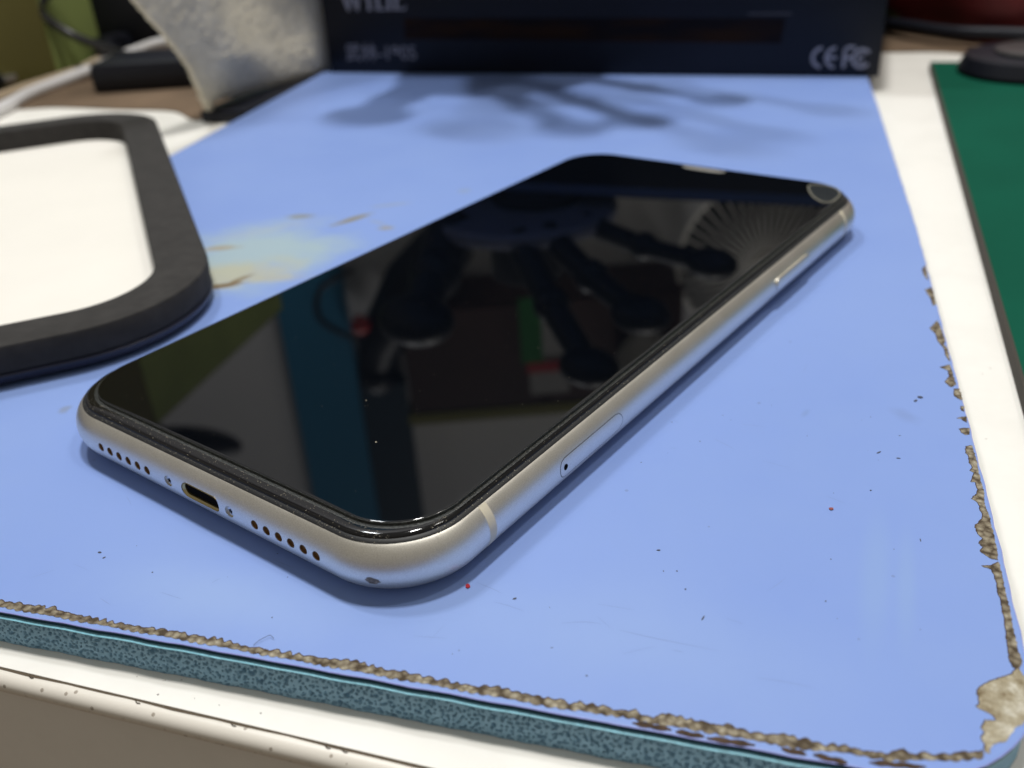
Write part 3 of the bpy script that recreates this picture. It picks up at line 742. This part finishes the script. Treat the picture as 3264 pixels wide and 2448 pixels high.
# ------------------------------------------------------------------ star stand on the box
star = thing('articulated_stand', 'black round based stand with jointed arms set on top of the navy box', 'stand', (-99, 258, 66))
blk = plain('matt_black_plastic', (.008, .009, .015), .45, spec=.35)
bdisc = plain('grey_blue_underside', (.13, .14, .20), .4)
obj('foot', *cyl((-99, 266, 66.05), 20, 5, 40, bev=1), blk, star)
obj('disc', *cyl((-101, 256, 71), 41, 6, 64, bev=1.5), bdisc, star)
obj('hub', *cyl((-99, 256, 77), 16, 26, 40, bev=2), blk, star)
ends = [((-100, 184, 96), (-118, 230, 74), 9.5), ((-30, 198, 104), (-84, 230, 75), 6), ((-17, 212, 86), (-76, 240, 75), 5.5), ((-6, 244, 76), (-70, 258, 75), 4.5)]
for e, h0, ar in ends:
    h0 = Vector(h0); e = Vector(e); mid = h0 * .5 + e * .5 + Vector((0, 0, 2))
    P = smooth_path([h0, mid, e], 8)
    a_ = obj('arm', *tube(P, [ar * (1 - .2 * i / len(P)) for i in range(len(P))], 14), blk, star)
    obj('arm_joint', *sphere(mid, ar + 1.2), blk, a_); obj('clamp', *sphere(e, ar + 3.2, sc=(1.3, 1, .75)), blk, a_)

# ------------------------------------------------------------------ towel
tl = plain('terry_cloth', (.60, .55, .44), .95, bump=1.0, bscale=1.1, var=.16, vscale=.05)
TP = Vector((-173, 166)); TD = Vector((-11, 70)).normalized(); TN = Vector((TD.y, -TD.x))
rows = []
NZ, NS = 110, 110
TZ = [-4.9, -3.4, 1.4, 2.0, 1.3, .1, -.7, -1.2]
left = [(-5, -.8), (3.3, -5.6), (16, -11.1), (28, -18), (41, -26), (80, -50), (115, -70)]
rgt = np.random.default_rng(2)
for j in range(NZ + 1):
    t = j / NZ; row = []
    for i in range(NS + 1):
        q = i / NS
        # bottom edge height along s
        sR = 71.5 + 5 * t
        zb = np.interp(q, [0, .02, .05, .10, .30, .55, .8, 1.0], TZ)
        z = zb + t * (88 - zb)
        sL = np.interp(z, [p[0] for p in left], [p[1] for p in left])
        s_ = sL + q * (sR - sL)
        dz = 5.5 * math.sin(s_ * .075 + .9 + z * .018) + 2.6 * math.sin(z * .07 + s_ * .03) - 4.5 * math.exp(-((s_ - 22) / 18) ** 2 - ((z - 34) / 16) ** 2)
        dz *= min(1, (z + 5) / 22)
        dz += -2.2 * math.exp(-t * 30) + rgt.normal(0, .2)
        e_ = rgt.normal(0, .25) if i in (0, NS) else 0
        p = TP + TD * (s_ + e_) + TN * dz
        row.append((p.x, p.y, z + (rgt.normal(0, .15) if j else 0)))
    rows.append(row)
back = [[(x - TN.x * 2.6, y - TN.y * 2.6, z) for x, y, z in r] for r in rows]
Vf, Ff = loft(rows, False, False, closed=False); Vk, Fk = loft(back, False, False, closed=False)
bd = lambda g: g[0] + [r[-1] for r in g[1:]] + g[-1][-2::-1] + [r[0] for r in g[-2:0:-1]]
Ve, Fe = loft([bd(rows), bd(back)], False, False)
o = obj('towel', *join((Vf, Ff), (Vk, Fk), (Ve, Fe)), tl, base=(-176, 190, -5)); tag(o, 'grey white terry towel hanging down beside the navy box', 'towel')
und = thing('towel_shade_slab', 'thin black slab standing for the shade under the hanging towel', 'shade slab', (-190, 200, -5))
obj('shade_slab_body', *box(M(-118.5, 284, -2.75), (20, 74, 4.5), MA, .8), blk, und)  # black slab put in for the shaded underside of the towel

# ------------------------------------------------------------------ green mat, black cap, red pouch on the right
gm = thing('green_mat', 'dark green cutting mat lying on the white table at the right', 'mat', T(150, 200))
green_m = plain('green_rubber', (.004, .080, .048), .85, var=.12, vscale=.02, spec=.1)
gq = [(35.8, 338.8), (119.6, 95.9)]; gdv = Vector((gq[1][0] - gq[0][0], gq[1][1] - gq[0][1])).normalized(); gn = Vector((-gdv.y, gdv.x))
a0 = Vector(gq[0]); a1 = a0 + gdv * 400
P = [a0, a1, a1 + gn * 150, a0 + gn * 150]
obj('mat_sheet', *loft([[(p.x, p.y, z) for p in P] for z in (-5.0, -2.2)]), green_m, gm, smooth=False)
edge_b = plain('shaded_edge', (.05, .042, .034), .8)  # shade on the mat's left side, put into the colour
obj('mat_edge', *loft([[(a0.x - gn.x * k, a0.y - gn.y * k, z), (a1.x - gn.x * k, a1.y - gn.y * k, z)] for k, z in ((.02, -2.15), (.5, -2.3), (.6, -4.98))], False, False, closed=False), edge_b, gm)
CX, CY = 71, 333
capo = thing('black_tool_cap', 'flat round black plastic cap resting on the far corner of the green mat', 'cap', (74, 346, -2.2))
obj('cap_body', *cyl((CX, CY, -2.2), 24, 6.4, 56, r2=22.5, bev=1.4), blk, capo)
obj('cap_top', *cyl((CX + 2, CY + 2, 4.2), 15, 1.4, 40, bev=.6), plain('grey_black_plastic', (.06, .06, .06), .3), capo)
obj('cap_tab', *box((CX + 26, CY - 7, .4), (20, 9, 3), .3, 1), blk, capo)
pouch = thing('red_pouch', 'dark red cloth pouch slumped behind the black cap on the table', 'pouch', (95, 440, -5))
red_m = plain('dark_red_cloth', (.15, .014, .016), .6, bump=.5, bscale=.15, var=.35, vscale=.02)
V, F = sphere((72, 427, 18), 66, 48, 28, (1.3, .60, .70))
V = [(x + 3 * math.sin(z * .16 + y * .05), y + 3 * math.sin(x * .11), max(z, -4.9) + 1.6 * math.sin(x * .09)) for x, y, z in V]
obj('pouch_body', V, F, red_m, pouch)
obj('pouch_strap', *tube(smooth_path([(-10, 412, -1), (8, 396, 1), (30, 385, 1), (60, 381, 2), (110, 379, 2)], 8), 2.6, 10), blk, pouch)
ob = obj('olive_lump', *sphere((2, 420, 7), 12, 32, 18, (1, .8, 1.0)), plain('olive_rubber', (.14, .14, .05), .7, var=.3, vscale=.05), base=(2, 420, -5))
tag(ob, 'small round olive rubber piece behind the right corner of the navy box', 'rubber piece')

# ------------------------------------------------------------------ clutter at the far left
oc = thing('olive_carton', 'olive green carton standing at the far left corner of the table', 'carton', (-345, 165, -5))
ol1 = plain('olive_card', (.10, .088, .018), .6, var=.1, vscale=.01); ol2 = plain('lime_card', (.22, .27, .085), .6, var=.15, vscale=.03)
c0 = Vector((-316, 184)); dl = Vector((-.30, -.95)).normalized(); dr = Vector((-.38, .925)).normalized()
q = [c0, c0 + dr * 160, c0 + dr * 160 + dl * 120, c0 + dl * 120]
obj('carton_body', *loft([[(p.x, p.y, z) for p in q] for z in (-4.98, 213)]), ol1, oc, smooth=False)
q2 = [c0 + dr * 1, c0 + dr * 159]; nr = Vector((dr.y, -dr.x))
obj('lime_side', *loft([[(p.x + nr.x * k, p.y + nr.y * k, z) for p in q2 for k in (0.05, .25)][0:2] + [(p.x + nr.x * k, p.y + nr.y * k, z) for p in q2 for k in (.25, .05)][2:4] for z in (-4.9, 212)]), ol2, oc, smooth=False)
adapters = [('flat black adapter in front of the crossing cables', (-254, 206, -5), (64, 34, 13), .66), ('tall black adapter block behind the crossing cables', (-322, 246, -5), (66, 34, 70), .66), ('low black adapter at the foot of the olive side of the carton', (-340, 160, -5), (34, 46, 11), .2), ('rounded black adapter lying below the lime side of the carton', (-317, 217, -5), (20, 12, 16), 1.96)]
for lab, (x, y, z), s_, rz in adapters:
    ad = thing('power_adapter', lab, 'adapter', (x, y, z), 'power adapters in the clutter on the left')
    obj('adapter_body', *box((x, y, z + s_[2] / 2 + .02), s_, rz, 3), blk, ad)
    obj('adapter_prong', *box((x + s_[0] * .5 * math.cos(rz), y + s_[0] * .5 * math.sin(rz), z + s_[2] * .5), (9, 6, 3), rz, .5), screw_m, ad)
grey_m = plain('pale_grey_cable', (.68, .67, .68), .38); beige = plain('beige_cable', (.42, .33, .23), .5)
o = obj('cable', *tube(smooth_path([(-250, 96, -2.4), (-273, 134, -2.4), (-292, 158, -2.4), (-304, 182, -2.2), (-305, 200, 0), (-300, 217, 4), (-288, 230, 7), (-262, 242, 4)], 10), 2.7, 14), grey_m, base=(-280, 137, -5)); tag(o, 'thick pale grey cable curving over the table behind the tray', 'cable')
o = obj('cable', *tube(smooth_path([(-286, 128, -2.6), (-303, 156, -2.6), (-311, 178, -2.4), (-313, 196, -1), (-318, 214, 2)], 10), 2.4, 14), beige, base=(-330, 180, -5)); tag(o, 'beige cable lying behind the pale grey one', 'cable')
o = obj('cable', *tube(smooth_path([(-300, 232, 34), (-312, 200, 36), (-318, 186, 28), (-312, 192, 17), (-296, 200, 9), (-276, 205, 4.5), (-255, 212, 4.5)], 10), 2.0, 14), plain('black_cable_sheath', (.02, .02, .022), .25), base=(-300, 212, -5)); tag(o, 'thin black cable looping down across the pale grey cable', 'cable')
brown_m = plain('brown_shade', (.15, .10, .062), .8, bump=.4, bscale=.3, var=.3, vscale=.03)  # shadow tone of the table, painted on both brown sheets
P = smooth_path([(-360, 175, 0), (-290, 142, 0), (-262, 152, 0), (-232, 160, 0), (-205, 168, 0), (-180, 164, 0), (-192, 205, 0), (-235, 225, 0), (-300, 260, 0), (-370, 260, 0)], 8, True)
o = obj('brown_shade_sheet', *poly_sheet([(p.x, p.y) for p in P], -4.98, -4.4), brown_m, base=(-235, 190, -5)); tag(o, 'brown sheet standing for the shade under the cables and the towel corner', 'shade sheet')  # sheet added where the table lies in brown shadow

# ------------------------------------------------------------------ things further back, seen only in the phone's screen
def wallbox(name, t0, t1, z0, z1, depth, m_, parent=None, near=598):
    P = [Wl(t0, z0, near - depth), Wl(t1, z0, near - depth), Wl(t1, z0, near), Wl(t0, z0, near)]
    return obj(name, *loft([[(p[0], p[1], z) for p in P] for z in (z0, z1)]), m_, parent, smooth=False, base=None if parent else P[0])
cab = thing('wall_cabinet', 'dark brown wall cabinet reflected in the middle of the screen', 'cabinet', Wl(50, 252))
brn = plain('dark_brown_wood', (.035, .013, .010), .5, var=.3, vscale=.01)
wallbox('cabinet_body', -55, 175, 254, 352, 60, brn, cab); wallbox('cabinet_rim', -58, 178, 352, 362, 62, plain('yellow_trim', (.15, .145, .03), .5), cab)
for t in (-56, 60): wallbox('cabinet_door', t + 3, t + 112, 257, 349, 62.5, brn, cab)
o = wallbox('teal_panel', -162, -104, 60, 640, 14, plain('teal_plastic', (.02, .16, .30), .4)); tag(o, 'tall teal blue panel reflected in the lower part of the screen', 'panel')
o = wallbox('navy_panel', -103, -62, 345, 640, 16, plain('navy_plastic', (.012, .03, .05), .4)); tag(o, 'dark navy panel reflected just right of the teal panel in the screen', 'panel')
nw = Vector((math.cos(WA), math.sin(WA), 0))
ls = thing('lamp_shade', 'black oval lamp shade reflected near the bottom of the screen', 'lamp', Wl(-250, 375, 560))
V, F = sphere((0, 0, 0), 1, 32, 18); c_ = Vector(Wl(-252, 376, 560)); tw_ = Vector((math.sin(WA), -math.cos(WA), 0))
obj('shade', [tuple(c_ + tw_ * (x * 42 + z * 6) + nw * y * 12 + Vector((0, 0, z * 17 + x * 5))) for x, y, z in V], F, blk, ls)
obj('shade_arm', *tube([Wl(-252, 378, 565), Wl(-300, 372, 590)], 5, 10), blk, ls)
tool = thing('hanging_tool', 'black hand tool hanging on the wall, reflected beside the teal panel', 'tool', Wl(-60, 260, 570))
obj('tool_body', *tube([Wl(-8, 205, 560), Wl(-40, 240, 560), Wl(-76, 292, 560), Wl(-84, 318, 560)], [22, 26, 20, 15], 20), blk, tool)
obj('tool_ring', *tube(smooth_path([Wl(-92, 290, 560), Wl(-122, 268, 560), Wl(-118, 240, 560), Wl(-90, 226, 560)], 8), 2.5, 10), blk, tool)
obj('tool_nozzle', *sphere(Wl(-82, 322, 558), 17), blk, tool)
obj('red_button', *sphere(Wl(-88, 268, 545), 8), plain('red_plastic', (.30, .02, .02), .4), tool)
pk = thing('hanging_packet', 'white packet with a green and red label hanging before the brown cabinet', 'packet', Wl(60, 285, 520))
wallbox('packet_body', 46, 78, 262, 330, 3, plain('white_film', (.30, .30, .30), .4), pk, near=520)
wallbox('green_label', 40, 57, 243, 300, 1, plain('green_print', (.008, .13, .022), .5), pk, near=516)
wallbox('red_label', 44, 78, 300, 309, 1, plain('red_print', (.32, .015, .02), .5), pk, near=516)
bgm = obj('crumpled_bag', *sphere(Wl(143, 314, 520), 27, 26, 16, (1, 1, 1.05)), plain('white_bag', (.36, .35, .34), .7, bump=1, bscale=.08), base=Wl(143, 285, 520)); tag(bgm, 'crumpled white bag hanging right of the green and red packet', 'bag')
fan = thing('wall_fan', 'small fan with a round wire grille reflected at the right edge of the screen', 'fan', Wl(236, 170, 560))
wire = plain('fan_wire', (.85, .84, .82), .35); fc = Vector(Wl(240, 240, 548))
def fp(a, r, d=0): return tuple(fc + tw_ * r * math.cos(a) + Vector((0, 0, r * math.sin(a))) - nw * d)
parts = [tube([fp(a * math.pi / 24, 68, 0) for a in range(49)], 1.7, 8, False)]
for k in range(46):
    a = 2 * math.pi * k / 46; parts.append(tube([fp(a, 13, 16), fp(a + .05, 40, 13), fp(a + .09, 68, 0)], .95, 5))
obj('grille', *join(*parts), wire, fan)
V, F = sphere((0, 0, 0), 1, 24, 12); obj('hub_cap', [tuple(fc - nw * (16 + z * 4) + tw_ * x * 15 + Vector((0, 0, y * 15))) for x, y, z in V], F, plain('fan_hub', (.75, .73, .70), .4), fan)
obj('back_housing', *tube([fp(0, 0, -9) , fp(0, 0, -3)], [66, 66], 48), blk, fan)
for k in range(3):
    a0_ = 2 * math.pi * k / 3
    obj('blade', [fp(a0_, 10, -3), fp(a0_ + .2, 58, -6), fp(a0_ + 1.2, 58, 2), fp(a0_ + 1.0, 10, 2), fp(a0_, 10, -4), fp(a0_ + .2, 58, -7), fp(a0_ + 1.2, 58, 1), fp(a0_ + 1.0, 10, 1)], [(0, 1, 2, 3), (7, 6, 5, 4), (0, 4, 5, 1), (1, 5, 6, 2), (2, 6, 7, 3), (3, 7, 4, 0)], plain('fan_blade', (.10, .10, .10), .4), fan, smooth=False)
obj('stem', *tube([Wl(240, 240, 560), Wl(240, 165, 575), Wl(240, 165, 598)], 6, 12), blk, fan)

# ------------------------------------------------------------------ loose specks
V, F = [], []
def chip(u, v, r, zb=0.0, el=1.0, a=None):
    a = rnd.uniform(0, 6.28) if a is None else a; k = len(V); n = 6; x0, y0, _ = M(u, v)
    for z in (zb, zb + r * .5):
        for j in range(n):
            t = 2 * math.pi * j / n; q = rnd.uniform(.7, 1.1)
            px, py = r * el * math.cos(t) * q, r * math.sin(t) * q
            V.append((x0 + px * math.cos(a) - py * math.sin(a), y0 + px * math.sin(a) + py * math.cos(a), z))
    F.extend([(k + j, k + (j + 1) % n, k + n + (j + 1) % n, k + n + j) for j in range(n)]); F.append(tuple(k + n + j for j in range(n)))
for (u, v, r, el) in ((4.9, 12.4, .16, 1.8), (6.2, 11.6, .12, 2), (108.6, 71.8, .28, 1.6), (107.9, 70.6, .22, 1.8), (95.0, 22.5, .1, 1), (81.9, 16.9, .10, 5), (60.3, 15.4, .14, 2), (75.3, 27.6, .14, 2), (78, 24.2, .1, 1.3), (79.4, 21.2, .12, 1), (33.4, 6.3, .09, 1), (14.3, 10.4, .1, 1), (71, 5.6, .1, 1.4), (102, 55, .14, 3), (104.5, 54, .12, 2.5), (106, 36, .07, 5), (100.6, 45.5, .14, 1)):
    chip(u, v, r, 0, el)
for _ in range(55): chip(rnd.uniform(-8, 108), rnd.uniform(3, 70), rnd.uniform(.03, .075), 0, rnd.uniform(1, 2.5))
o = obj('dark_specks', V, F, plain('dark_dirt', (.06, .065, .09), .8), smooth=False); o['kind'] = 'stuff'
tag(o, 'scattered dark specks of dirt on the blue mat', 'dirt')
V, F = [], []
for (uv_, vv_, r) in ((146, 76, .5), (133, 89, .3), (134, 93, .25), (124, 62, .3), (132, 44, .28), (124, 120, .5), (126, 150, .5)):
    x, y, _ = T(uv_, vv_); k = len(V)
    mu = ((x - MO[0]) * ca + (y - MO[1]) * sa, -(x - MO[0]) * sa + (y - MO[1]) * ca); chip(mu[0], mu[1], r, -5, 1.2)
for _ in range(8):
    x, y, _ = T(rnd.uniform(-10, 110), rnd.uniform(.8, 3.0)); chip((x - MO[0]) * ca + (y - MO[1]) * sa, -(x - MO[0]) * sa + (y - MO[1]) * ca, rnd.uniform(.04, .12), -5, 1.5)
o = obj('table_specks', V, F, plain('grey_dirt', (.12, .105, .09), .8), smooth=False); o['kind'] = 'stuff'
tag(o, 'dark crumbs of dirt on the white table top', 'dirt')
V, F = [], []; chip(54.2, 16.3, .30, 0, 1.5, 2.4)
o = obj('red_flake', V, F, plain('red_flake_paint', (.38, .01, .02), .5), smooth=False, base=M(54.2, 16.3)); tag(o, 'bright red flake on the blue mat beside the near corner of the phone', 'flake')
V, F = [], []; chip(95.6, 40.3, .28, 0, 1.2, 1.0)
o = obj('red_flake', V, F, plain('dull_red_flake', (.26, .07, .07), .7), smooth=False, base=M(95.6, 40.3)); tag(o, 'dull reddish flake on the mat far right of the phone', 'flake')
o = obj('hair', *tube(smooth_path([M(33.6, 1.7, .1), M(33.9, 2.3, .25), M(34.6, 3.2, .3), M(34.9, 3.35, .3), M(35.4, 3.1, .2)], 6), .028, 5), plain('dark_hair', (.05, .05, .07), .6), base=M(33.6, 1.7)); tag(o, 'short dark hair sticking up from the frayed front edge of the mat', 'hair')
for k in range(7):
    t0 = (6, 21, 33.5, 45, 47, 64, 83)[k]
    P = [T(t0, -.25, -4.98), T(t0 + .15, -.42, -4.9), T(t0 + .5, -.60, -4.93), T(t0 + .85, -.55, -4.96)]
    o = obj('fibre', *tube(smooth_path(P, 5), .05, 5), plain('fibre_brown', (.05, .035, .02), .8), base=T(t0, 0)); tag(o, ['leftmost tiny brown fibre in the table edge groove', 'second curled brown fibre from the left along the table edge groove', 'third curled brown fibre from the left along the table edge groove', 'left one of two brown fibres close together in the table edge groove', 'right one of two brown fibres close together in the table edge groove', 'second curled brown fibre from the right along the table edge groove', 'rightmost curled brown fibre in the table edge groove'][k], 'fibre', 'fibres along the table edge groove')

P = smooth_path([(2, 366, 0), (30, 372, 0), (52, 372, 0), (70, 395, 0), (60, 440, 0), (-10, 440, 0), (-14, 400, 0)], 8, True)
o = obj('brown_shade_sheet', *poly_sheet([(p.x, p.y) for p in P], -4.98, -4.5), brown_m, base=(30, 400, -5)); tag(o, 'brown sheet standing for the shade on the table in front of the red pouch', 'shade sheet')  # sheet painting the pouch's shade on the table
